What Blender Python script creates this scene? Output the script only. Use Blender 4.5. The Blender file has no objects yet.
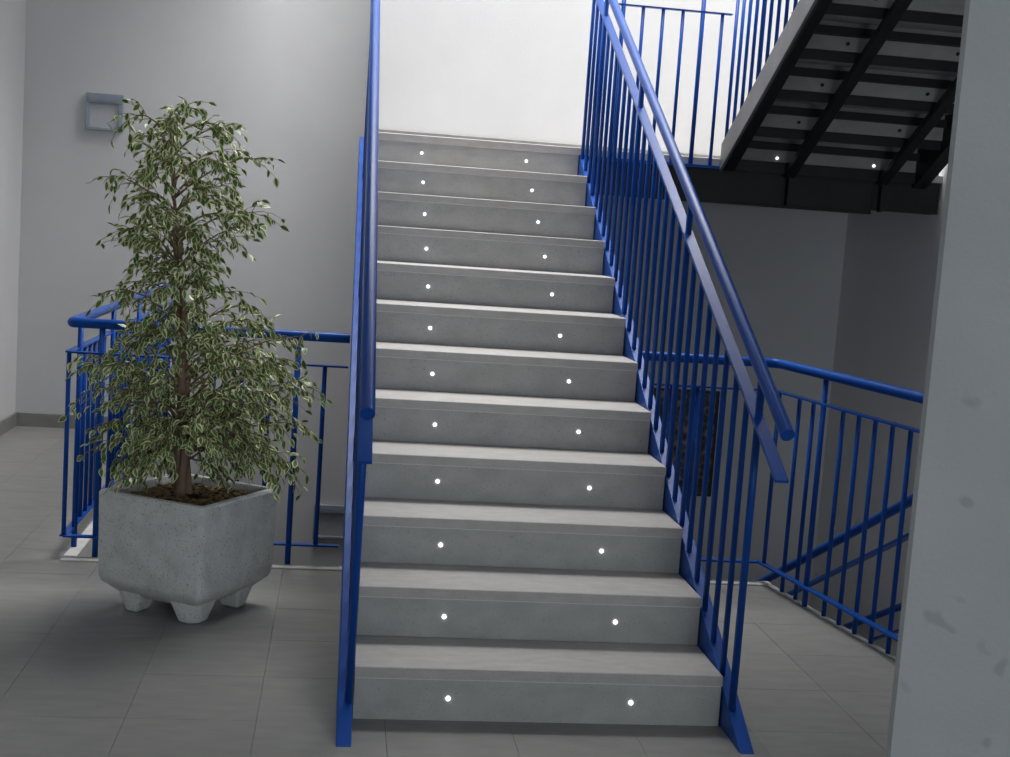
import bpy, math, random
import numpy as np
from mathutils import Vector, Matrix
from math import sin, cos, pi, radians

rnd = random.Random(7)
C = bpy.context.scene.collection
S = bpy.context.scene

# ------------------------------------------------------------ camera, world, lights, exposure
F_PX = 1306.23
pitch, yaw, roll = -0.1115, 0.1296, 0.0694
fwd = Vector((sin(yaw)*cos(pitch), cos(yaw)*cos(pitch), sin(pitch)))
ri = Vector((cos(yaw), -sin(yaw), 0)); up = ri.cross(fwd)
r2 = ri*cos(roll) + up*sin(roll); u2 = -ri*sin(roll) + up*cos(roll)
cd = bpy.data.cameras.new('camera'); cam = bpy.data.objects.new('camera', cd); C.objects.link(cam)
cam.matrix_world = Matrix(((r2.x, u2.x, -fwd.x, -0.6993), (r2.y, u2.y, -fwd.y, -3.9539),
                           (r2.z, u2.z, -fwd.z, 1.5408), (0, 0, 0, 1)))
cd.sensor_fit = 'HORIZONTAL'; cd.sensor_width = 36; cd.lens = 36*F_PX/1010
cd.clip_start = .05
S.camera = cam

W = bpy.data.worlds.new('sky'); S.world = W; W.use_nodes = True
W.node_tree.nodes['Background'].inputs[0].default_value = (.80, .90, 1.0, 1)
W.node_tree.nodes['Background'].inputs[1].default_value = .5

def area(name, loc, rot, sx, sy, power, col, spread=180):
    l = bpy.data.lights.new(name, 'AREA'); l.shape = 'RECTANGLE'; l.size = sx; l.size_y = sy
    l.energy = power; l.color = col; l.spread = radians(spread)
    o = bpy.data.objects.new(name, l); C.objects.link(o); o.location = loc; o.rotation_euler = rot
    return o
# daylight through the roof light over the stairwell; fill lamp added behind the viewer
area('skylight_daylight', (.52, 3.6, 7.5), (0, 0, 0), 4.4, 2.3, 670, (1.0, .985, .98))
area('front_fill', (1.15, -6.9, 1.2), (radians(90), 0, 0), 2.9, 1.6, 82, (.86, .94, 1.0))

S.view_settings.view_transform = 'Standard'; S.view_settings.look = 'None'
S.view_settings.gamma = 1; S.view_settings.use_curve_mapping = False
S.view_settings.exposure = 0.0

# ------------------------------------------------------------ materials
def nodes(name):
    m = bpy.data.materials.new(name); m.use_nodes = True
    nt = m.node_tree; return m, nt, nt.nodes['Principled BSDF']
def noisy(name, a, b, scale=8, rough=.6, bump=.0, bscale=60, detail=6, spec=.4, stretch=None, speck=None, metal=0):
    m, nt, p = nodes(name)
    tc = nt.nodes.new('ShaderNodeTexCoord'); mp = nt.nodes.new('ShaderNodeMapping')
    geo = nt.nodes.new('ShaderNodeNewGeometry')
    nt.links.new(geo.outputs['Position'], mp.inputs[0])
    if stretch: mp.inputs['Scale'].default_value = stretch
    n = nt.nodes.new('ShaderNodeTexNoise'); n.inputs['Scale'].default_value = scale; n.inputs['Detail'].default_value = detail
    nt.links.new(mp.outputs[0], n.inputs[0])
    r = nt.nodes.new('ShaderNodeValToRGB'); r.color_ramp.elements[0].color = (*a, 1); r.color_ramp.elements[1].color = (*b, 1)
    r.color_ramp.elements[0].position = .32; r.color_ramp.elements[1].position = .68
    nt.links.new(n.outputs[0], r.inputs[0]); out = r.outputs[0]
    if speck:
        n3 = nt.nodes.new('ShaderNodeTexNoise'); n3.inputs['Scale'].default_value = speck[0]; n3.inputs['Detail'].default_value = 2
        nt.links.new(mp.outputs[0], n3.inputs[0])
        r3 = nt.nodes.new('ShaderNodeValToRGB'); r3.color_ramp.elements[0].position = speck[1]; r3.color_ramp.elements[1].position = speck[1]+.06
        r3.color_ramp.elements[0].color = (0, 0, 0, 1); r3.color_ramp.elements[1].color = (speck[2],)*3 + (1,)
        nt.links.new(n3.outputs[0], r3.inputs[0])
        mx = nt.nodes.new('ShaderNodeMix'); mx.data_type = 'RGBA'; nt.links.new(r3.outputs[0], mx.inputs[0])
        nt.links.new(out, mx.inputs[6]); mx.inputs[7].default_value = (*speck[3], 1); out = mx.outputs[2]
    oi = nt.nodes.new('ShaderNodeObjectInfo'); mr = nt.nodes.new('ShaderNodeMapRange')
    mr.inputs[3].default_value = .96; mr.inputs[4].default_value = 1.04
    nt.links.new(oi.outputs['Random'], mr.inputs[0])
    hs = nt.nodes.new('ShaderNodeHueSaturation'); nt.links.new(mr.outputs[0], hs.inputs['Value']); nt.links.new(out, hs.inputs['Color'])
    nt.links.new(hs.outputs[0], p.inputs['Base Color'])
    p.inputs['Roughness'].default_value = rough; p.inputs['Specular IOR Level'].default_value = spec; p.inputs['Metallic'].default_value = metal
    if bump:
        n2 = nt.nodes.new('ShaderNodeTexNoise'); n2.inputs['Scale'].default_value = bscale; n2.inputs['Detail'].default_value = 4
        nt.links.new(mp.outputs[0], n2.inputs[0])
        b_ = nt.nodes.new('ShaderNodeBump'); b_.inputs['Strength'].default_value = bump; b_.inputs['Distance'].default_value = .01
        nt.links.new(n2.outputs[0], b_.inputs['Height']); nt.links.new(b_.outputs[0], p.inputs['Normal'])
    return m
def plain(name, c, rough=.5, spec=.5, emit=None):
    m, nt, p = nodes(name); p.inputs['Base Color'].default_value = (*c, 1)
    p.inputs['Roughness'].default_value = rough; p.inputs['Specular IOR Level'].default_value = spec
    if emit: p.inputs['Emission Color'].default_value = (*c, 1); p.inputs['Emission Strength'].default_value = emit
    return m
M = {}
M['wall'] = noisy('white_plaster', (.60, .602, .605), (.64, .642, .645), 1.5, .85, .08, 90)
M['wall_end'] = noisy('grey_plaster', (.46, .465, .46), (.52, .52, .515), 1.2, .85, .08, 90)
M['column'] = noisy('column_plaster', (.41, .425, .425), (.47, .485, .485), 2.2, .8, .12, 70, speck=(9, .66, .35, (.20, .21, .21)))
M['tile'] = noisy('grey_floor_tile', (.222, .222, .212), (.262, .26, .248), 7, .42, .03, 40, stretch=(1, 3, 1), spec=.35)
M['grout'] = plain('grey_grout', (.185, .185, .177), .9)
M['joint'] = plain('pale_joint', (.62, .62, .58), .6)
M['kerb'] = noisy('white_kerb', (.46, .46, .44), (.54, .54, .52), 10, .6)
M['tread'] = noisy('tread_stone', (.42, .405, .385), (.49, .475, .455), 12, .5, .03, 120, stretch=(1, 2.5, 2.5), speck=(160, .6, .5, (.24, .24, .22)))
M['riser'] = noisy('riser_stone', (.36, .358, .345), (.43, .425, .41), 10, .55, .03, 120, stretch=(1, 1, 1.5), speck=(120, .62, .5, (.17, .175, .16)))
M['blue'] = noisy('blue_enamel', (.007, .064, .32), (.009, .076, .36), 5, .30, .02, 60, spec=.16)
M['dark'] = noisy('dark_steel', (.006, .006, .008), (.012, .012, .014), 6, .5)
M['greysteel'] = noisy('grey_stringer', (.13, .13, .135), (.17, .17, .175), 5, .5)
M['under'] = noisy('under_stone', (.30, .30, .28), (.38, .38, .36), 9, .8, .1, 60)
M['lamp_on'] = plain('step_light_glow', (.95, .97, 1.0), .3, emit=3.2)
M['lamp_ring'] = plain('step_light_ring', (.30, .32, .45), .3)
M['planter'] = noisy('pebbledash_concrete', (.58, .60, .59), (.72, .73, .72), 14, .85, .35, 170, speck=(150, .62, .7, (.16, .165, .16)))
M['soil'] = noisy('potting_soil', (.012, .008, .005), (.05, .032, .018), 60, .95, .8, 90)
M['bark'] = noisy('ficus_bark', (.20, .125, .085), (.38, .26, .18), 30, .85, .4, 140, stretch=(1, 1, .3))
M['twig'] = noisy('ficus_twig', (.17, .13, .07), (.27, .21, .12), 30, .8)
M['chip'] = noisy('bark_chip', (.16, .10, .045), (.36, .25, .13), 40, .9)
M['leaf'] = noisy('leaf_green', (.065, .140, .024), (.150, .245, .055), 30, .42, 0, spec=.5)
M['cream'] = noisy('leaf_cream_margin', (.62, .66, .32), (.76, .78, .48), 30, .45, 0, spec=.5)
M['lampbox'] = noisy('grey_lamp_frame', (.24, .28, .33), (.29, .33, .38), 6, .45)
M['lamplens'] = noisy('frosted_lens', (.42, .43, .46), (.50, .51, .54), 6, .35)
M['skirt'] = noisy('skirting_stone', (.20, .20, .19), (.26, .26, .245), 9, .5)
M['ceil'] = plain('ceiling_paint', (.7, .7, .69), .9)
M['frame'] = plain('black_frame', (.006, .006, .007), .4)
# mottled brown print in the frame
m, nt, p = nodes('mottled_print')
geo = nt.nodes.new('ShaderNodeNewGeometry'); vo = nt.nodes.new('ShaderNodeTexVoronoi'); vo.inputs['Scale'].default_value = 26
nz = nt.nodes.new('ShaderNodeTexNoise'); nz.inputs['Scale'].default_value = 9
nt.links.new(geo.outputs['Position'], vo.inputs[0]); nt.links.new(geo.outputs['Position'], nz.inputs[0])
mm = nt.nodes.new('ShaderNodeMath'); mm.operation = 'MULTIPLY'; nt.links.new(vo.outputs['Distance'], mm.inputs[0]); nt.links.new(nz.outputs[0], mm.inputs[1])
cr = nt.nodes.new('ShaderNodeValToRGB'); cr.color_ramp.elements[0].color = (.008, .008, .008, 1); cr.color_ramp.elements[1].color = (.34, .17, .12, 1)
cr.color_ramp.elements[0].position = .12; cr.color_ramp.elements[1].position = .42
e = cr.color_ramp.elements.new(.27); e.color = (.055, .06, .055, 1)
nt.links.new(mm.outputs[0], cr.inputs[0]); nt.links.new(cr.outputs[0], p.inputs['Base Color']); p.inputs['Roughness'].default_value = .4
M['print'] = m

# ------------------------------------------------------------ mesh helpers
class MB:
    def __init__(s): s.v = []; s.f = []; s.mi = []
    def add(s, vs, fs, mi=0):
        b = len(s.v); s.v += [tuple(v) for v in vs]; s.f += [tuple(b+i for i in f) for f in fs]; s.mi += [mi]*len(fs); return s
    def box(s, x0, x1, y0, y1, z0, z1, mi=0, bev=0):
        if bev:
            b = min(bev, (x1-x0)*.45, (y1-y0)*.45, (z1-z0)*.45)
            # chamfer the top edges
            vs = [(x0, y0, z0), (x1, y0, z0), (x1, y1, z0), (x0, y1, z0),
                  (x0, y0, z1-b), (x1, y0, z1-b), (x1, y1, z1-b), (x0, y1, z1-b),
                  (x0+b, y0+b, z1), (x1-b, y0+b, z1), (x1-b, y1-b, z1), (x0+b, y1-b, z1)]
            return s.add(vs, [(3, 2, 1, 0), (0, 1, 5, 4), (1, 2, 6, 5), (2, 3, 7, 6), (3, 0, 4, 7),
                              (4, 5, 9, 8), (5, 6, 10, 9), (6, 7, 11, 10), (7, 4, 8, 11), (8, 9, 10, 11)], mi)
        vs = [(x, y, z) for z in (z0, z1) for (x, y) in ((x0, y0), (x1, y0), (x1, y1), (x0, y1))]
        return s.add(vs, [(3, 2, 1, 0), (4, 5, 6, 7), (0, 1, 5, 4), (1, 2, 6, 5), (2, 3, 7, 6), (3, 0, 4, 7)], mi)
    def prism_x(s, x0, x1, yz, mi=0):          # profile in the y-z plane swept along x
        n = len(yz); vs = [(x0, y, z) for y, z in yz] + [(x1, y, z) for y, z in yz]
        return s.add(vs, [tuple(range(n))[::-1], tuple(range(n, 2*n))] + [(i, (i+1) % n, n+(i+1) % n, n+i) for i in range(n)], mi)
    def prism_z(s, xy, z0, z1, mi=0):
        n = len(xy); vs = [(x, y, z0) for x, y in xy] + [(x, y, z1) for x, y in xy]
        return s.add(vs, [tuple(range(n))[::-1], tuple(range(n, 2*n))] + [(i, (i+1) % n, n+(i+1) % n, n+i) for i in range(n)], mi)
    def tube(s, pts, r, n=12, mi=0, cap=True):
        pts = [Vector(p_) for p_ in pts]; rs = r if isinstance(r, (list, tuple)) else [r]*len(pts)
        rings = []
        up_ = None
        for i, p_ in enumerate(pts):
            a = (pts[i]-pts[i-1]).normalized() if i else (pts[1]-pts[0]).normalized()
            b = (pts[i+1]-pts[i]).normalized() if i < len(pts)-1 else a
            t = (a+b).normalized()
            if up_ is None: up_ = Vector((0, 0, 1)) if abs(t.z) < .9 else Vector((1, 0, 0))
            q = t.cross(up_).normalized(); w = q.cross(t).normalized(); up_ = w
            k = 1/max(.6, cos(a.angle(b)/2)) if a.length and b.length else 1
            rings.append([p_ + (q*cos(2*pi*j/n)+w*sin(2*pi*j/n))*rs[i]*k for j in range(n)])
        vs = [v for R in rings for v in R]; fs = []
        for i in range(len(pts)-1):
            for j in range(n): fs.append((i*n+j, i*n+(j+1) % n, (i+1)*n+(j+1) % n, (i+1)*n+j))
        if cap: fs += [tuple(range(n))[::-1], tuple((len(pts)-1)*n+j for j in range(n))]
        return s.add(vs, fs, mi)
    def strip(s, p0, p1, w, h):                # flat bar, w across (horizontal), h thick
        p0, p1 = Vector(p0), Vector(p1); t = (p1-p0).normalized(); q = t.cross(Vector((0, 0, 1))).normalized(); n_ = q.cross(t)
        vs = [p+q*a*w/2+n_*b*h/2 for p in (p0, p1) for a, b in ((-1, -1), (1, -1), (1, 1), (-1, 1))]
        return s.add(vs, [(3, 2, 1, 0), (4, 5, 6, 7), (0, 1, 5, 4), (1, 2, 6, 5), (2, 3, 7, 6), (3, 0, 4, 7)])
    def mesh(s, name, mats, smooth=False):
        me = bpy.data.meshes.new(name); me.from_pydata(s.v, [], s.f)
        for mt in (mats if isinstance(mats, (list, tuple)) else [mats]): me.materials.append(mt)
        if max(s.mi or [0]): me.polygons.foreach_set('material_index', s.mi)
        if smooth: me.polygons.foreach_set('use_smooth', [True]*len(s.f))
        me.validate(); 
        import bmesh
        bm = bmesh.new(); bm.from_mesh(me); bmesh.ops.recalc_face_normals(bm, faces=bm.faces); bm.to_mesh(me); bm.free()
        return me
    def build(s, name, mats, parent=None, smooth=False, loc=None):
        return put(name, s.mesh(name, mats, smooth), parent, loc)
def put(name, me, parent=None, loc=None):
    o = bpy.data.objects.new(name, me); C.objects.link(o)
    if parent is not None: o.parent = parent
    if loc is not None: o.location = loc
    return o
def bevel(o, w=.004, seg=2):
    m_ = o.modifiers.new('bevel', 'BEVEL'); m_.width = w; m_.segments = seg; m_.limit_method = 'ANGLE'; return o
def autosmooth(o, ang=40):
    me = o.data; me.polygons.foreach_set('use_smooth', [True]*len(me.polygons)); me.set_sharp_from_angle(angle=radians(ang)); return o
def thing(name, label, cat, loc=(0, 0, 0), group=None, kind=None):
    o = bpy.data.objects.new(name, None); C.objects.link(o); o.location = loc; o.empty_display_size = .1
    if label: o['label'] = label
    if cat: o['category'] = cat
    if group: o['group'] = group
    if kind: o['kind'] = kind
    return o
def struct(o, label=None, cat=None):
    o['kind'] = 'structure'
    if label: o['label'] = label
    if cat: o['category'] = cat
    return o

# ------------------------------------------------------------ dimensions
RISE, GO, HW = .17, .309, .59               # riser, going, half width of the flight
N = 12
YL = (N-1)*GO                               # landing edge 3.399
ZL = N*RISE                                 # landing level 2.04
XL, XR = -2.85, 2.75                        # side walls
YB, YW = 5.2, 4.8                           # back wall left bay, landing back wall
XJ = -.55                                   # jog between them
YG = 1.78                                   # front edge of the stairwell opening
WELLX = -1.79
Z0, ZT = -3.4, 7.4
# right-hand edge of opening: runs towards the viewer, slightly splayed
RP = [(1.335, YG), (1.60, .18)]

# ------------------------------------------------------------ the setting
def wallbox(name, x0, x1, y0, y1, z0, z1, label, mat='wall'):
    return struct(MB().box(x0, x1, y0, y1, z0, z1).build(name, M[mat]), label, 'wall')
wallbox('wall_left', XL-.15, XL, -7, YB+.15, Z0, ZT, 'white plaster left wall meeting the far wall beside the plant')
wallbox('wall_back', XL, XJ+.05, YB, YB+.15, Z0, ZT, 'white back wall behind the potted tree with a small wall lamp')
wallbox('wall_landing', XJ, XR+.15, YW, YB+.15, Z0, ZT, 'brightly lit white wall behind the stair landing')
wallbox('wall_right', XR, XR+.15, -7, YW, Z0, ZT, 'dim right wall beyond the stairwell', 'wall')

fw = MB().box(XL, -.35, -7.15, -7, Z0, ZT).box(-.35, XR, -7.15, -7, 2.05, ZT).box(-.35, XR, -7.15, -7, Z0, .35)  # unseen wall; solid left part and opening are shaped for the fill lamp
struct(fw.build('wall_front', M['wall']), 'unseen wall with a wide opening made for the fill lamp behind the viewer', 'wall')

# floor: screed plates under individually laid tiles
fl = struct(MB().prism_z([(XL, -7), (RP[1][0], -7), (RP[1][0], .18), RP[0], (XL, YG)], -.22, -.012)
            .box(XL, WELLX, YG, YB, -.22, -.012).box(RP[1][0], XR, -7, .18, -.22, -.012)
            .build('floor', M['grout']), 'grey tiled floor around the stairwell', 'floor')
def clip(poly, a, b):                       # keep the part left of a->b
    out = []
    def side(p_): return (b[0]-a[0])*(p_[1]-a[1])-(b[1]-a[1])*(p_[0]-a[0])
    for i in range(len(poly)):
        p_, q_ = poly[i], poly[(i+1) % len(poly)]; sp, sq = side(p_), side(q_)
        if sp >= 0: out.append(p_)
        if (sp > 0 and sq < 0) or (sp < 0 and sq > 0):
            t = sp/(sp-sq); out.append((p_[0]+(q_[0]-p_[0])*t, p_[1]+(q_[1]-p_[1])*t))
    return out
regions = [  # convex, counter-clockwise
    [(XL, -7), (1.335, -7), (1.335, YG-.045), (XL, YG-.045)],
    [(1.335, -7), (1.60, -7), (1.60, .16), (1.335, YG-.05)],
    [(1.60, -7), (XR, -7), (XR, .16), (1.60, .16)],
    [(XL, YG-.045), (WELLX-.045, YG-.045), (WELLX-.045, YB), (XL, YB)]]
def area2(p_): return abs(sum(p_[i][0]*p_[(i+1) % len(p_)][1]-p_[(i+1) % len(p_)][0]*p_[i][1] for i in range(len(p_))))/2
T, X0, Y0, G = .393, -.49, -.035, .0006
full = MB().prism_z([(G, G), (T-G, G), (T-G, T-G), (G, T-G)], -.012, 0).mesh('floor_tile', M['tile'])
for i in range(-8, 10):
    for j in range(-9, 15):
        x, y = X0+i*T, Y0+j*T
        if y < -3.2: continue
        sq = [(x+G, y+G), (x+T-G, y+G), (x+T-G, y+T-G), (x+G, y+T-G)]
        parts = []
        for rg in regions:
            q = sq
            for k in range(len(rg)):
                q = clip(q, rg[k], rg[(k+1) % len(rg)])
                if len(q) < 3: break
            if len(q) >= 3 and area2(q) > .0005: parts.append(q)
        if not parts: continue
        if len(parts) == 1 and abs(area2(parts[0])-(T-2*G)**2) < 1e-4:
            put('floor_tile', full, fl, (x, y, rnd.uniform(-.0003, .0003)))
        else:
            mb = MB()
            for q in parts: mb.prism_z(q, -.012, 0)
            mb.build('floor_tile', M['tile'], fl)
MB().box(XL, XR, -7, -3.2, -.012, -.001).build('rear_tiling', M['tile'], fl)

# white kerb round the opening
kb = MB().box(WELLX-.045, RP[0][0]+.02, YG-.045, YG+.012, -.22, .010, bev=.004)
kb.box(WELLX-.045, WELLX+.012, YG+.012, YB, -.22, .010, bev=.004)
d = Vector((RP[1][0]-RP[0][0], RP[1][1]-RP[0][1])).normalized(); nrm = Vector((-d.y, d.x))  # towards +x
kb.prism_z([(RP[0][0]-.004, YG-.046), (RP[1][0]-.002, RP[1][1]-.02), (RP[1][0]+.024, RP[1][1]-.02), (RP[0][0]+.022, YG-.02)], -.22, .004)
struct(kb.build('trim_kerb', M['kerb']), 'pale kerb strip along the edge of the stairwell opening', 'kerb')
# lower level
struct(MB().box(XL, XR, -7, YB, Z0-.1, Z0).build('floor_lower', M['tile']), 'floor of the level below', 'floor')
struct(MB().box(1.5, XR, YL, YW, -2.04-.2, -2.04).build('landing_lower', M['tile']), 'intermediate landing below', 'landing')

# skirtings (floor level)
sk = MB().box(XL+.001, WELLX-.03, YB-.014, YB, 0, .095, bev=.004)
struct(sk.build('baseboard_back', M['skirt']), 'grey stone skirting along the back wall', 'baseboard')
sk = MB().box(XL, XL+.014, -3.2, YB-.014, 0, .095, bev=.004)
struct(sk.build('baseboard_left', M['skirt']), 'grey stone skirting along the left wall', 'baseboard')
sk = MB().box(XJ+.02, XR-.01, YW-.014, YW, ZL+.001, ZL+.115, bev=.004)
struct(sk.build('baseboard_landing', M['skirt']), 'stone skirting on the upper landing wall', 'baseboard')

# upper slabs and roof with the roof light above the stairwell
cl = MB().box(XL, XR, -7, -.35, 3.8, 4.08).box(XL, 1.36, -.35, 1.85, 3.8, 4.08).box(XL, -1.35, 1.85, YB, 3.8, 4.08)
struct(cl.build('ceiling', M['ceil']), 'white ceiling slab over the hall', 'ceiling')
rf = MB().box(XL, XR, -7, 2.4, ZT, ZT+.15).box(XL, -1.7, 2.4, YB, ZT, ZT+.15)
struct(rf.build('ceiling_roof', M['ceil']), 'roof round the roof light over the stairwell', 'ceiling')

# column on the right, near face turned towards the stairs
cx, cy, a = 0.743, -.9, radians(27)
t_, n_ = Vector((cos(a), -sin(a))), Vector((sin(a), cos(a)))
def cp(u, v): q = Vector((cx, cy))+t_*u+n_*v; return (q.x, q.y)
ch = .012
col = MB().prism_z([cp(ch, 0), cp(.55, 0), cp(.55, .45), cp(.28, .45), cp(0, ch+.0)], 0, 3.8)
struct(col.build('column', M['column']), 'pale plastered column at the right edge of the view', 'column')

# ------------------------------------------------------------ main flight
stone = thing('staircase', 'grey stone staircase with small round lights in every riser, climbing to the landing', 'staircase')
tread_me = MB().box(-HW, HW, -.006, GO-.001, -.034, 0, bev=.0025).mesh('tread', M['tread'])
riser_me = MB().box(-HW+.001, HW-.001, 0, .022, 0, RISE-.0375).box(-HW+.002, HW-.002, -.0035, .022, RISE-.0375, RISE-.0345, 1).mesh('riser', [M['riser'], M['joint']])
ring_me = MB().tube([(0, -.003, 0), (0, .004, 0)], .0095, 16).mesh('step_light', M['lamp_ring'])
lens_me = MB().tube([(0, -.0045, 0), (0, .002, 0)], .0072, 16).mesh('lens', M['lamp_on'])
def light_pair(par, x, z, y=0, lit=True):
    o = put('step_light', ring_me, par, (x, y, z))
    return o
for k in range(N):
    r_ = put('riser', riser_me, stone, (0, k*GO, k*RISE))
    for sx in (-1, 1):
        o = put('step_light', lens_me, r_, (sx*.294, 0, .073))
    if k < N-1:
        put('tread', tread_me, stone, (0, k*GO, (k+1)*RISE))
# sloping soffit slab under the steps
sof = MB().prism_x(-HW+.005, HW-.005, [(.03, -.0), (.35, 0), (YL, ZL-.34), (YL, ZL-.04), (YL-GO+.02, ZL-RISE-.035)] + [])
# stepped body so nothing shows between treads
bod = MB()
for k in range(N):
    y0 = k*GO+.022
    if k < N-1: bod.box(-HW+.004, HW-.004, y0, min(y0+GO, YL-.001), max(0, k*RISE-.16), (k+1)*RISE-.036)
bod.build('core', M['riser'], stone)

# ------------------------------------------------------------ landing
land = thing('landing', 'stone landing slab carried on a dark steel beam at the top of the stairs', 'landing', kind='structure')
land_slab = MB().box(-HW-.02, XR, YL-.006, YW-.001, ZL-.042, ZL, bev=.003).build('landing_slab', M['tread'], land)
lb = MB().box(HW+.06, 2.335, YL+.005, YL+.11, ZL-.25, ZL-.043).box(2.335, 2.74, YL+.005, YL+.11, ZL-.225, ZL-.043)
lb.box(-HW-.05, HW+.06, YL+.03, YL+.11, ZL-.25, ZL-.043)
lb.box(HW+.06, 2.335, YL-.006, YL+.005, ZL-.25, ZL-.238).box(HW+.06, 2.74, YL-.006, YL+.005, ZL-.055, ZL-.043)
bevel(lb.build('edge_beam', M['dark'], land), .002, 1)
for x in (1.815, 2.375):
    MB().box(x-.006, x+.006, YL-.045, YL+.004, ZL-.235, ZL-.056).build('gusset_plate', M['dark'], land)
MB().box(-.45, XR-.01, YL+.11, YW-.01, ZL-.16, ZL-.043).build('deck', M['dark'], land)

# ------------------------------------------------------------ railings
BAR, POST = .0102, .0128
SL = RISE/GO
def zc(y, dz): return y*SL+dz
def bar_mesh(h, r=BAR, n=8, name='baluster', shear=0.0):
    mb = MB(); mb.tube([(0, 0, 0), (0, 0, h)], r, n)
    mb.v = [(x, y, z+y*shear) for x, y, z in mb.v]
    return mb.mesh(name, M['blue'], True)
bar_st = bar_mesh(.925, shear=SL)
post_st = bar_mesh(1.055, POST, shear=SL, name='post')
def stair_rail(sx, label):
    t = thing('stair_railing', label, 'railing', group='blue railings up the main flight')
    xi, xo = sx*(HW+.004), sx*(HW+.05)
    x0, x1 = min(xi, xo), max(xi, xo); xm = sx*(HW+.016)
    # stringer: plate with a broad top flange, cut level at the floor
    B = .125
    y_end = YL+.03
    yb = -B/SL
    pr = [(yb, 0), (.06, 0), (y_end, zc(y_end, B-.20)), (y_end, zc(y_end, B)-.0)]
    st = MB().prism_x(xi if sx > 0 else xo+.0, xo if sx > 0 else xi, pr)
    bevel(st.build('stringer', M['blue'], t), .003)
    # flat top bar under the handrail
    ys = -.335; ye = YL+.02
    fb = MB().strip((xm, ys, zc(ys, 1.058)), (xm, ye, zc(ye, 1.058)), .042, .012)
    bevel(fb.build('flat_bar', M['blue'], t), .002, 1)
    ys = -.345
    hr = MB().tube([(xm, ys, zc(ys, 1.203)), (xm, ye+.0, zc(ye, 1.203))], .0215, 20)
    autosmooth(hr.build('handrail', M['blue'], t))
    y = -.0725; k = 0
    while y < ye-.01:
        if k % 8 == 0: put('post', post_st, t, (xm, y, zc(y, B+.002)))
        else: put('baluster', bar_st, t, (xm, y, zc(y, B+.002)))
        y += .1275; k += 1
    return t
stair_rail(-1, 'blue steel stair railing on the left side of the main flight, seen almost end-on')
stair_rail(1, 'blue steel stair railing on the right side of the main flight, balusters seen fanned out')

ZR, ZF, ZLW = 1.030, .903, .098            # handrail, flat bar, lower bar heights of the guards
gb = bar_mesh(ZF-ZLW); gp = bar_mesh(ZR-.01, POST, name='post')
gb_long = bar_mesh(ZF+.07)
def smooth_path(pts, r=.08, n=6):
    P_ = [Vector(p_) for p_ in pts]; out = [P_[0]]
    for i in range(1, len(P_)-1):
        a_, b_ = (P_[i-1]-P_[i]).normalized(), (P_[i+1]-P_[i]).normalized()
        s_, e_ = P_[i]+a_*r, P_[i]+b_*r
        for k in range(n+1):
            t = k/n; out.append(s_*(1-t)**2+P_[i]*2*t*(1-t)+e_*t*t)
    return out+[P_[-1]]
def flat_run(t, pts, z, w=.034, h=.008, name='flat_bar'):
    mb = MB()
    for p_, q_ in zip(pts[:-1], pts[1:]): mb.strip((*p_, z), (*q_, z), w, h)
    mb.build(name, M['blue'], t)
# left guard: along the front edge, then back along the left edge of the opening
t = thing('guard_railing', 'blue guard railing round the left side of the stairwell, behind the potted tree', 'railing')
gy, gx = YG+.02, WELLX-.045
cr_ = [(-.646, gy, ZR), (gx+.005, gy, ZR), (gx+.005, YB-.02, ZR)]
hr = MB().tube(smooth_path(cr_, .03, 4), .0215, 18); autosmooth(hr.build('handrail', M['blue'], t), 60)
pts2 = [(-.646, gy), (gx, gy), (gx, YB-.02)]
flat_run(t, pts2, ZF); flat_run(t, pts2, ZLW, name='lower_bar')
x = -.748; k = 0
while x > gx+.03:
    if k % 7 == 1: put('post', gp, t, (x, gy, .008))
    else: put('baluster', gb, t, (x, gy, ZLW))
    x -= .119; k += 1
y = gy; k = 0
while y < YB-.05:
    if k % 7 == 1: put('post', gp, t, (gx+.015, y+.04, .008))
    else: put('baluster', gb, t, (gx, y, ZLW))
    y += .119; k += 1
# right guard
t = thing('guard_railing', 'blue guard railing bending round the right side of the stairwell towards the column', 'railing')
off = .012
A_ = Vector((.652, gy)); B_ = Vector((RP[0][0]-.03, gy)); dd = (Vector(RP[1])-Vector(RP[0])).normalized()
C_ = B_+dd*1.55
hr = MB().tube(smooth_path([(*A_, ZR), (*B_, ZR), (*C_, ZR)], .05, 5), .0215, 18); autosmooth(hr.build('handrail', M['blue'], t), 60)
flat_run(t, [A_, B_, C_], ZF); flat_run(t, [A_, B_, C_], ZLW, name='lower_bar')
x = .70
while x < B_.x-.03:
    put('baluster', gb, t, (x, gy, ZLW)); x += .119
s = .04; k = 0
on = Vector((dd.y, -dd.x)); on = on if on.x > 0 else -on
while s < 1.5:
    q = B_+dd*s
    if k % 7 == 3: put('post', gp, t, (q.x+.012, q.y, .008))
    else:
        put('baluster', gb_long if k > 0 else gb, t, (q.x+(.034 if k > 0 else 0), q.y, -.07 if k > 0 else ZLW))
    s += .123; k += 1

# landing guard between main flight and the upper flight
t = thing('landing_railing', 'thin blue guard railing along the landing edge between the two flights', 'railing')
ly = YL-.02
flat_run(t, [(.66, ly), (1.398, ly)], ZL+.80, .03, .008)
flat_run(t, [(.66, ly), (1.398, ly)], ZL-.052, .03, .012, 'lower_bar')
hr = MB().tube([(.62, ly, ZL+.955), (1.398, ly, ZL+.955)], .0215, 16); autosmooth(hr.build('handrail', M['blue'], t))
lb_ = bar_mesh(.85); lp_ = bar_mesh(1.0, POST, name='post')
for k in range(7):
    x = 1.345-.1138*k
    put('post' if k in (1, 5) else 'baluster', lp_ if k in (1, 5) else lb_, t, (x, ly, ZL-.05))

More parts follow.
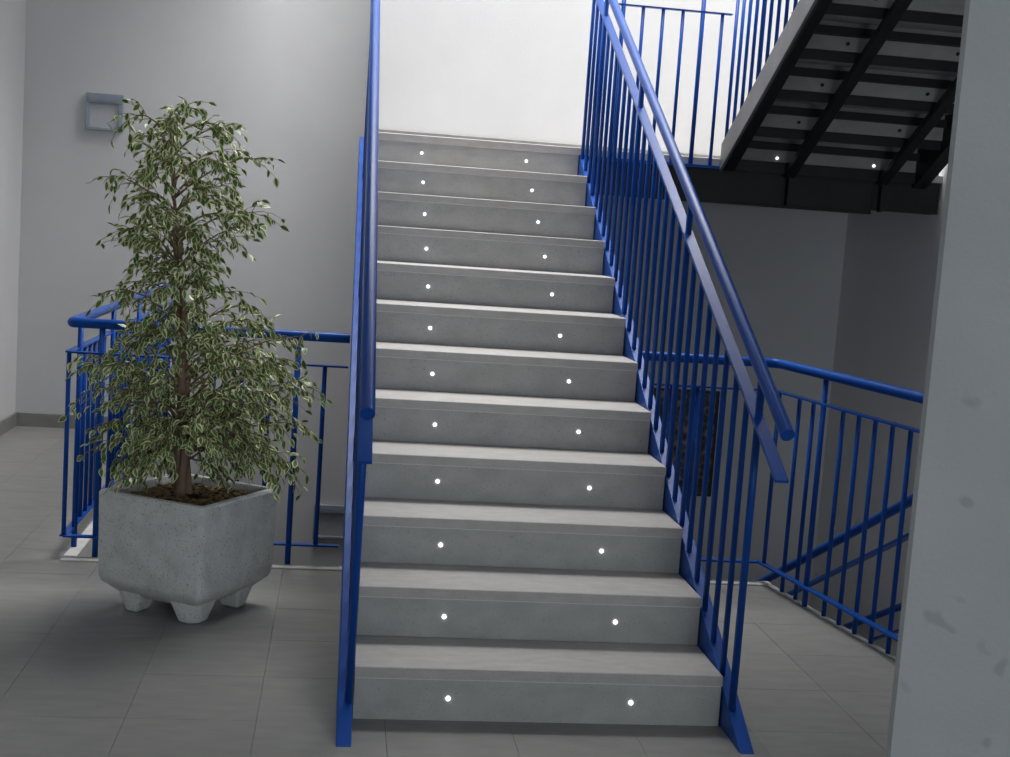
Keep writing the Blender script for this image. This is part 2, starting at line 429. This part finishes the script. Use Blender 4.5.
# ------------------------------------------------------------ upper flight (rises towards the viewer)
UX0, UX1 = 1.412, 2.66
NU = 10
up_ = thing('upper_staircase', 'dark underside of the upper flight rising towards the viewer on the right', 'staircase')
def yu(d): return YL-d
def zu(d, dz): return ZL+SL*d+dz
ur = MB().box(UX0+.03, UX1-.03, -.022, 0, 0, RISE-.03).mesh('riser', M['under'])
ut = MB().box(UX0+.03, UX1-.03, -GO-.0, .006, -.03, 0).mesh('tread', M['under'])
an1 = MB().box(UX0+.03, UX1-.03, -.062, -.023, .070, .112).mesh('angle_bar', M['dark'])
an2 = MB().box(UX0+.03, UX1-.03, -GO-.012, -GO-.001, RISE-.052, RISE-.001).mesh('angle_bar', M['dark'])
boss = MB().tube([(0, -.034, 0), (0, -.0, 0)], .009, 10).mesh('light_housing', M['dark'])
for k in range(NU):
    y, z = YL-k*GO, ZL+k*RISE
    r_ = put('riser', ur, up_, (0, y, z))
    put('tread', ut, up_, (0, y, z+RISE))
    put('angle_bar', an1, up_, (0, y, z)); put('angle_bar', an2, up_, (0, y, z))
    for x in (1.735, 2.315):
        if k: put('light_housing', boss, r_, (x, -.0, .036))
        else: put('light_housing', lens_me, r_, (x, -.0225, .026))  # glowing disc stands in for light passing through the riser hole
D = NU*GO
MB().box(UX0+.03, UX1-.03, -.03, -.008, -.06, .004).build('angle_bar', M['dark'], up_, loc=(0, YL, ZL))
def slope_beam(name, x0, x1, b0, b1, mat, d0=0.0):
    # between offsets b0 and b1 (below the nosing line), level foot on the landing
    pr = [(yu(d0), zu(d0, b0)), (yu(D), zu(D, b0)), (yu(D), zu(D, b1)), (yu(d0), zu(d0, b1))]
    o = MB().prism_x(x0, x1, pr).build(name, M[mat], up_); bevel(o, .003, 1); return o
o = slope_beam('stringer', UX0-.005, UX0+.012, -.075, .085, 'greysteel', .0); o['label'] = 'grey outer stringer'
slope_beam('stringer_flange', UX0+.013, UX0+.075, -.085, -.055, 'dark', .03)
slope_beam('stringer', UX1-.09, UX1-.005, -.085, .15, 'dark', .0)
for x in (1.815, 2.375): slope_beam('carriage_beam', x-.03, x+.03, -.10, -.052, 'dark', .03)
t = thing('upper_stair_railing', 'blue railing on the left side of the upper flight, its top outside the view', 'railing')
ub = bar_mesh(.93, shear=-SL)
upst = bar_mesh(1.06, POST, shear=-SL, name='post')
d_, k = .06, 0
while d_ < D-.05:
    put('post' if k % 8 == 4 else 'baluster', upst if k % 8 == 4 else ub, t, (UX0+.003, yu(d_), zu(d_, .086))); d_ += .124; k += 1
MB().strip((UX0+.003, yu(0), zu(0, 1.02)), (UX0+.003, yu(D), zu(D, 1.02)), .042, .012).build('flat_bar', M['blue'], t)
hr = MB().tube([(UX0+.003, yu(0), zu(0, 1.15)), (UX0+.003, yu(D), zu(D, 1.15))], .0215, 16); autosmooth(hr.build('handrail', M['blue'], t))
# short guard on the far right of the landing
t = thing('landing_railing', 'short piece of blue railing glimpsed between the upper flight and the column', 'railing')
hr = MB().tube([(2.68, YL-.02, ZL+.95), (2.735, YL-.02, ZL+.95)], .02, 12)
autosmooth(hr.build('handrail', M['blue'], t))
b_ = bar_mesh(.95)
for x in (2.705,): put('baluster', b_, t, (x, YL-.02, ZL-.002))

# ------------------------------------------------------------ lower flight, rising towards the viewer
lo = thing('lower_staircase', 'stone flight going down below the floor level behind the right railing', 'staircase')
lt = MB().box(1.64, XR-.01, -.26, .01, -.035, 0).mesh('tread', M['tread']); lr = MB().box(1.64, XR-.01, -.0, .02, -.17, -.035).mesh('riser', M['riser'])
LN = 12
for k in range(1, LN):
    y = .18+k*.268; z = -k*.17
    put('tread', lt, lo, (0, y, z)); put('riser', lr, lo, (0, y-.268+.0, z+0))
MB().prism_x(1.63, 1.675, [(.19, -.02), (YL, -1.92), (YL, -2.16), (.19, -.26)]).build('stringer', M['dark'], lo)
def low_rail(x, y0, y1, label, z_a=1.047, s_=.48):
    t = thing('lower_handrail', label, 'handrail', group='handrails of the flight below')
    hr = MB().tube([(x, y0, z_a-s_*y0), (x, y1, z_a-s_*y1)], .021, 14); autosmooth(hr.build('rail', M['blue'], t))
    MB().strip((x, y0, z_a-.15-s_*y0), (x, y1, z_a-.15-s_*y1), .034, .012).build('flat_bar', M['blue'], t)
    for yy in (y1-.04,):
        MB().tube([(x, yy, z_a-s_*yy), (x, yy, z_a-s_*yy-1.0 if x < 2 else z_a-.15-s_*yy)], .011, 8).build('post', M['blue'], t)
low_rail(1.62, .34, 3.36, 'near blue handrail sloping down the flight below, seen through the right railing')
low_rail(XR-.07, .62, 4.45, 'far blue handrail sloping down along the right wall of the lower flight')

# ------------------------------------------------------------ wall lamps and picture
def wall_lamp(x0, z0, y, label):
    w = .243
    t = thing('wall_lamp', label, 'wall lamp', (x0, y, z0), group='square grey wall lamps')
    f = MB().box(0, w, -.035, 0, 0, .02).box(0, w, -.035, 0, w-.065, w).box(0, .028, -.035, 0, .02, w-.065).box(w-.028, w, -.035, 0, .02, w-.065)
    bevel(f.build('frame', M['lampbox'], t), .004)
    MB().box(.028, w-.028, -.017, 0, .02, w-.065).build('lens', M['lamplens'], t)
    MB().box(.02, w-.02, -.039, -.0355, w-.05, w-.018).build('louvre', M['lampbox'], t)
wall_lamp(-2.447, 2.027, YB, 'square grey wall lamp high on the wall behind the tree top')
wall_lamp(-.80, -.70, YB, 'square grey wall lamp low on the well wall beside the stair railing')
t = thing('framed_picture', 'dark framed mottled picture on the stairwell wall seen through the right railing', 'picture', (1.475, YW, -.196))
pw, ph = .47, .743
f = MB().box(0, pw, -.025, 0, 0, .016).box(0, pw, -.025, 0, ph-.016, ph).box(0, .016, -.025, 0, .016, ph-.016).box(pw-.016, pw, -.025, 0, .016, ph-.016)
f.build('frame', M['frame'], t)
MB().box(.016, pw-.016, -.012, 0, .016, ph-.016).build('print', M['print'], t)

# ------------------------------------------------------------ planter
PX, PY, TH, SR, PH = -1.232, 1.128, .2514, .349, .470
pl = thing('planter', 'square pale pebbledash concrete planter on four stubby feet', 'planter', (PX, PY, 0))
pl.rotation_euler = (0, 0, TH+pi/4)
hs = SR/math.sqrt(2)
def rsq(h, r, n=4):                      # rounded square outline
    o_ = []
    for q in range(4):
        cx_, cy_ = [(h-r, h-r), (-h+r, h-r), (-h+r, -h+r), (h-r, -h+r)][q]
        for k in range(n+1):
            a_ = q*pi/2+k*pi/2/n; o_.append((cx_+r*cos(a_), cy_+r*sin(a_)))
    return o_
levels = [(.060, hs-.105, .03), (.063, hs-.080, .03), (.082, hs-.052, .03), (.118, hs-.014, .028), (.140, hs-.006, .026), (.19, hs-.004, .025),
          (PH-.008, hs, .022), (PH, hs-.006, .018), (PH, hs-.030, .012), (PH-.012, hs-.036, .012), (PH-.07, hs-.042, .012)]
vs, fs = [], []; nn = 20
for z, h, r in levels: vs += [(x, y, z) for x, y in rsq(h, r)]
for i in range(len(levels)-1):
    for j in range(nn): fs.append((i*nn+j, i*nn+(j+1) % nn, (i+1)*nn+(j+1) % nn, (i+1)*nn+j))
fs.append(tuple(range(nn))[::-1]); fs.append(tuple((len(levels)-1)*nn+j for j in range(nn)))
autosmooth(MB().add(vs, fs).build('planter_body', M['planter'], pl), 35)
for sx, sy in ((1, 1), (-1, 1), (-1, -1), (1, -1)):
    f = MB(); a0, b0 = hs-.185, hs-.046; a1, b1 = hs-.150, hs-.072
    top = [(a0, a0), (b0-.0, a0), (b0, b0-.03), (b0-.03, b0), (a0, b0)]; bot = [(a1, a1), (b1, a1), (b1, b1-.03), (b1-.03, b1), (a1, b1)]
    vs = [(sx*x, sy*y, 0) for x, y in bot]+[(sx*x, sy*y, .098) for x, y in top]
    f.add(vs, [(0, 1, 2, 3, 4), (5, 6, 7, 8, 9)]+[(i, (i+1) % 5, 5+(i+1) % 5, 5+i) for i in range(5)])
    autosmooth(bevel(f.build('foot', M['planter'], pl), .012, 3), 50)
# soil: bumpy surface
g = 22; hh = hs-.040; zs = PH-.035
vs = [(-hh+2*hh*i/g, -hh+2*hh*j/g, zs+rnd.uniform(-.007, .008)+.012*math.exp(-((i-g/2)**2+(j-g/2)**2)/30)) for j in range(g+1) for i in range(g+1)]
fs = [(j*(g+1)+i, j*(g+1)+i+1, (j+1)*(g+1)+i+1, (j+1)*(g+1)+i) for j in range(g) for i in range(g)]
so = MB().add(vs, fs).build('soil', M['soil'], pl); so['kind'] = 'stuff'
mb = MB()
for _ in range(420):
    x, y = rnd.uniform(-hh+.01, hh-.01), rnd.uniform(-hh+.01, hh-.01); a_ = rnd.uniform(0, pi); l, w, h = rnd.uniform(.008, .022), rnd.uniform(.004, .010), rnd.uniform(.002, .005)
    z = zs+rnd.uniform(.002, .014); tl = rnd.uniform(-.3, .3)
    vs = []
    for zz in (0, h):
        for u, v in ((-l, -w), (l, -w*.7), (l*.8, w), (-l, w*.8)):
            vs.append((x+u*cos(a_)-v*sin(a_), y+u*sin(a_)+v*cos(a_), z+zz+u*tl))
    mb.add(vs, [(3, 2, 1, 0), (4, 5, 6, 7), (0, 1, 5, 4), (1, 2, 6, 5), (2, 3, 7, 6), (3, 0, 4, 7)])
o = mb.build('bark_chips', M['chip'], pl); o['kind'] = 'stuff'

# ------------------------------------------------------------ weeping fig
BX, BY = -1.262, PY
tree = thing('potted_tree', 'variegated weeping fig with cream-edged leaves growing in the concrete planter', 'plant', (BX, BY, PH-.04))
def axis(z):                              # trunk centre line, world coordinates
    t = (z-.4)/1.5
    return Vector((BX-.085*t+.010*sin(5*t), BY+.01*sin(4*t), z))
def loc(p_): return Vector(p_)-Vector((BX, BY, PH-.04))
mb = MB()
for s_ in range(3):
    pts, rs = [], []
    top = (1.84, 1.5, 1.3)[s_]
    for i in range(26):
        z = .432+(top-.432)*i/25; t = (z-.4)/1.5; ph = s_*2*pi/3+z*5.2
        rad = .017*(1-.55*t)+.012*math.exp(-(z-.385)/.05)
        pts.append(loc(axis(z)+Vector((cos(ph), sin(ph), 0))*rad)); rs.append(max(.003, (.0185+.014*math.exp(-(z-.385)/.06))*(1-.8*(z-.385)/(top-.385))))
    mb.tube(pts, rs, 10)
o = mb.build('trunk', M['bark'], tree, smooth=True)
envz = [.44, .53, .60, .68, .76, .87, .98, 1.08, 1.17, 1.29, 1.41, 1.52, 1.64, 1.77, 1.85, 1.90, 1.94]
env_l = [-1.40, -1.50, -1.58, -1.62, -1.645, -1.64, -1.63, -1.59, -1.56, -1.49, -1.50, -1.57, -1.56, -1.53, -1.52, -1.43, -1.38]
env_r = [-1.10, -.90, -.86, -.80, -.78, -.80, -.86, -.80, -1.02, -1.13, -1.11, -1.02, -1.07, -1.05, -1.12, -1.18, -1.26]
envr = [(b-a)/2+.01 for a, b in zip(env_l, env_r)]
envx = [(b+a)/2 for a, b in zip(env_l, env_r)]
def env(z): return float(np.interp(z, envz, envr)), float(np.interp(z, envz, envx))
L_pos, L_dir, L_nrm, L_len = [], [], [], []
def add_leaf(p_, d_):
    d_ = (d_.normalized()*.55+Vector((rnd.gauss(0, .45), rnd.gauss(0, .45), rnd.gauss(-.55, .35)))).normalized()
    n_ = Vector((rnd.gauss(0, .6), rnd.gauss(0, .6), 1)); n_ = (n_-d_*n_.dot(d_)).normalized()
    L_pos.append(p_); L_dir.append(d_); L_nrm.append(n_); L_len.append(rnd.uniform(.027, .044))
NB = 155
for i in range(NB):
    u = (i+.5)/NB
    # denser low crown
    z = float(np.interp(u, [0, .12, .42, .60, .80, .94, 1], [.50, .62, .90, 1.10, 1.49, 1.77, 1.91]))+rnd.uniform(-.03, .03)
    er, ex = env(z)
    az = i*2.39996+rnd.uniform(-.3, .3)
    rr = er*rnd.choice((.40, .60, .75, .88, .96, 1.03))
    if z < .62 and abs(math.remainder(az+pi/2-.15, 2*pi)) < .75: az += 1.5*(1 if i % 2 else -1)
    if i % 9 == 0 and z > 1.1: rr = er*1.15
    tip = Vector((ex+cos(az)*rr, BY+sin(az)*rr*.88, z))
    zs_ = max(.56+rnd.uniform(0, .1), z-rr*rnd.uniform(.25, .75)) if z > .6 else rnd.uniform(.58, .72)
    zs_ = min(zs_, 1.82)
    st = axis(zs_); mid = st.lerp(tip, .55)+Vector((0, 0, .04+.18*rr))
    pts = [st*(1-t)**2+mid*2*t*(1-t)+tip*t*t for t in np.linspace(0, 1, 9)]
    pts = [p_+Vector((rnd.gauss(0, .003),)*3)*(0 < k_ < 9) for k_, p_ in enumerate(pts)]
    mb = MB(); mb.tube([loc(p_) for p_ in pts], [.0048*(1-.75*k_/8) for k_ in range(9)], 5)
    for k_ in range(3, 9):
        for s_ in range(1 if z > 1.2 and rnd.random() < .45 else 2):
            p0 = pts[k_]; dr = (pts[k_]-pts[k_-1]).normalized()
            dr = (dr+Vector((rnd.gauss(0, .6), rnd.gauss(0, .6), rnd.gauss(-.1, .4)))).normalized()
            ln = rnd.uniform(.05, .13)*(1 if k_ < 8 else .8)
            e_ = p0+dr*ln+Vector((0, 0, -.25*ln)); m_ = p0+dr*ln*.5+Vector((0, 0, .01))
            tw = [p0*(1-t)**2+m_*2*t*(1-t)+e_*t*t for t in (0, .33, .66, 1)]
            mb.tube([loc(q_) for q_ in tw], [.0018, .0015, .0012, .0008], 3)
            nl = rnd.choice((2, 3, 3, 4)) 
            for q in range(nl):
                t = (q+1)/nl; add_leaf(p0*(1-t)**2+m_*2*t*(1-t)+e_*t*t, dr)
        if rnd.random() < .8: add_leaf(pts[k_], (pts[k_]-pts[k_-1]))
    mb.build('branch', M['twig'], tree, smooth=True)

def leaf_shape(fold=.25, curl=.12, core=1.0):
    t = [0, .22, .48, .76, 1.0]; w = [0, .235, .285, .165, 0]; wi = [0, .145*core, .185*core, .090*core, 0]
    vs, fs, mi = [], [], []
    def P_(x, y): return (x, y, abs(x)*fold-curl*y*y)
    for k in range(5): vs.append(P_(0, [0.0, .22, .48, .74, .90][k] if k < 4 else .88))
    mid = [0, 1, 2, 3, 4]; base = 0; vs.append(P_(0, 1.0)); tipi = 5
    for sg in (-1, 1):
        b = len(vs)
        for k in (1, 2, 3): vs.append(P_(sg*wi[k], t[k]))
        for k in (1, 2, 3): vs.append(P_(sg*w[k], t[k]-.01))
        I, O = [b, b+1, b+2], [b+3, b+4, b+5]
        F = [((0, 1, I[0]), 0), ((1, 2, I[1], I[0]), 0), ((2, 3, I[2], I[1]), 0), ((3, 4, I[2]), 0),
             ((0, I[0], O[0]), 1), ((I[0], I[1], O[1], O[0]), 1), ((I[1], I[2], O[2], O[1]), 1), ((I[2], 4, tipi, O[2]), 1)]
        for f_, m_ in F: fs.append(f_ if sg < 0 else f_[::-1]); mi.append(m_)
    return np.array(vs), fs, mi
SH = [leaf_shape(.25, .12, 1.0), leaf_shape(.45, .25, .65), leaf_shape(.1, .3, 1.2)]
V0, F0, MI0 = SH[0]
Lp = np.array([tuple(v) for v in L_pos]); Ld = np.array([tuple(v) for v in L_dir]); Ln = np.array([tuple(v) for v in L_nrm]); Ll = np.array(L_len)
# the crown stays above the kerb, clear of soil
ok = (Lp[:, 2] > PH+.035)|((np.hypot(Lp[:,0]-PX, Lp[:,1]-PY) > .40)&(Lp[:,2]>.46)); Lp, Ld, Ln, Ll = Lp[ok], Ld[ok], Ln[ok], Ll[ok]
Lx = np.cross(Ld, Ln)
# 300 leaves that face the viewer are separate parts
score = Lp[:, 1]*-1 + .4*np.hypot(Lp[:, 0]-BX, Lp[:, 1]-BY)
order = np.argsort(-score); single = order[:300]; rest = order[300:]
variants = []
for f_, c_, k_ in ((.25, .12, 1), (.45, .22, .7), (.12, .05, 1.2)):
    v, f, mi_ = leaf_shape(f_, c_, k_); mb = MB(); mb.add(v, f); mb.mi = mi_
    me = bpy.data.meshes.new('leaf'); me.from_pydata([tuple(q) for q in v], [], f); me.materials.append(M['leaf']); me.materials.append(M['cream'])
    me.polygons.foreach_set('material_index', mi_); variants.append(me)
org = np.array((BX, BY, PH-.04))
for q in single:
    o = put('leaf', variants[q % 3], tree)
    s_ = Ll[q]; p_ = Lp[q]-org
    o.matrix_local = Matrix(((Lx[q][0]*s_, Ld[q][0]*s_, Ln[q][0]*s_, p_[0]), (Lx[q][1]*s_, Ld[q][1]*s_, Ln[q][1]*s_, p_[1]),
                             (Lx[q][2]*s_, Ld[q][2]*s_, Ln[q][2]*s_, p_[2]), (0, 0, 0, 1)))
allv, allf, allm = [], [], []; nv = len(V0)
for c_, q in enumerate(rest):
    s_ = Ll[q]; v = SH[c_ % 3][0]*s_
    allv.append(v[:, :1]*Lx[q]+v[:, 1:2]*Ld[q]+v[:, 2:3]*Ln[q]+Lp[q]-org)
    allf += [tuple(i+c_*nv for i in f) for f in F0]; allm += MI0
me = bpy.data.meshes.new('foliage'); me.from_pydata(np.concatenate(allv).tolist(), [], allf)
me.materials.append(M['leaf']); me.materials.append(M['cream']); me.polygons.foreach_set('material_index', allm)
o = put('foliage', me, tree); o['kind'] = 'stuff'
print('LEAVES', len(Lp))
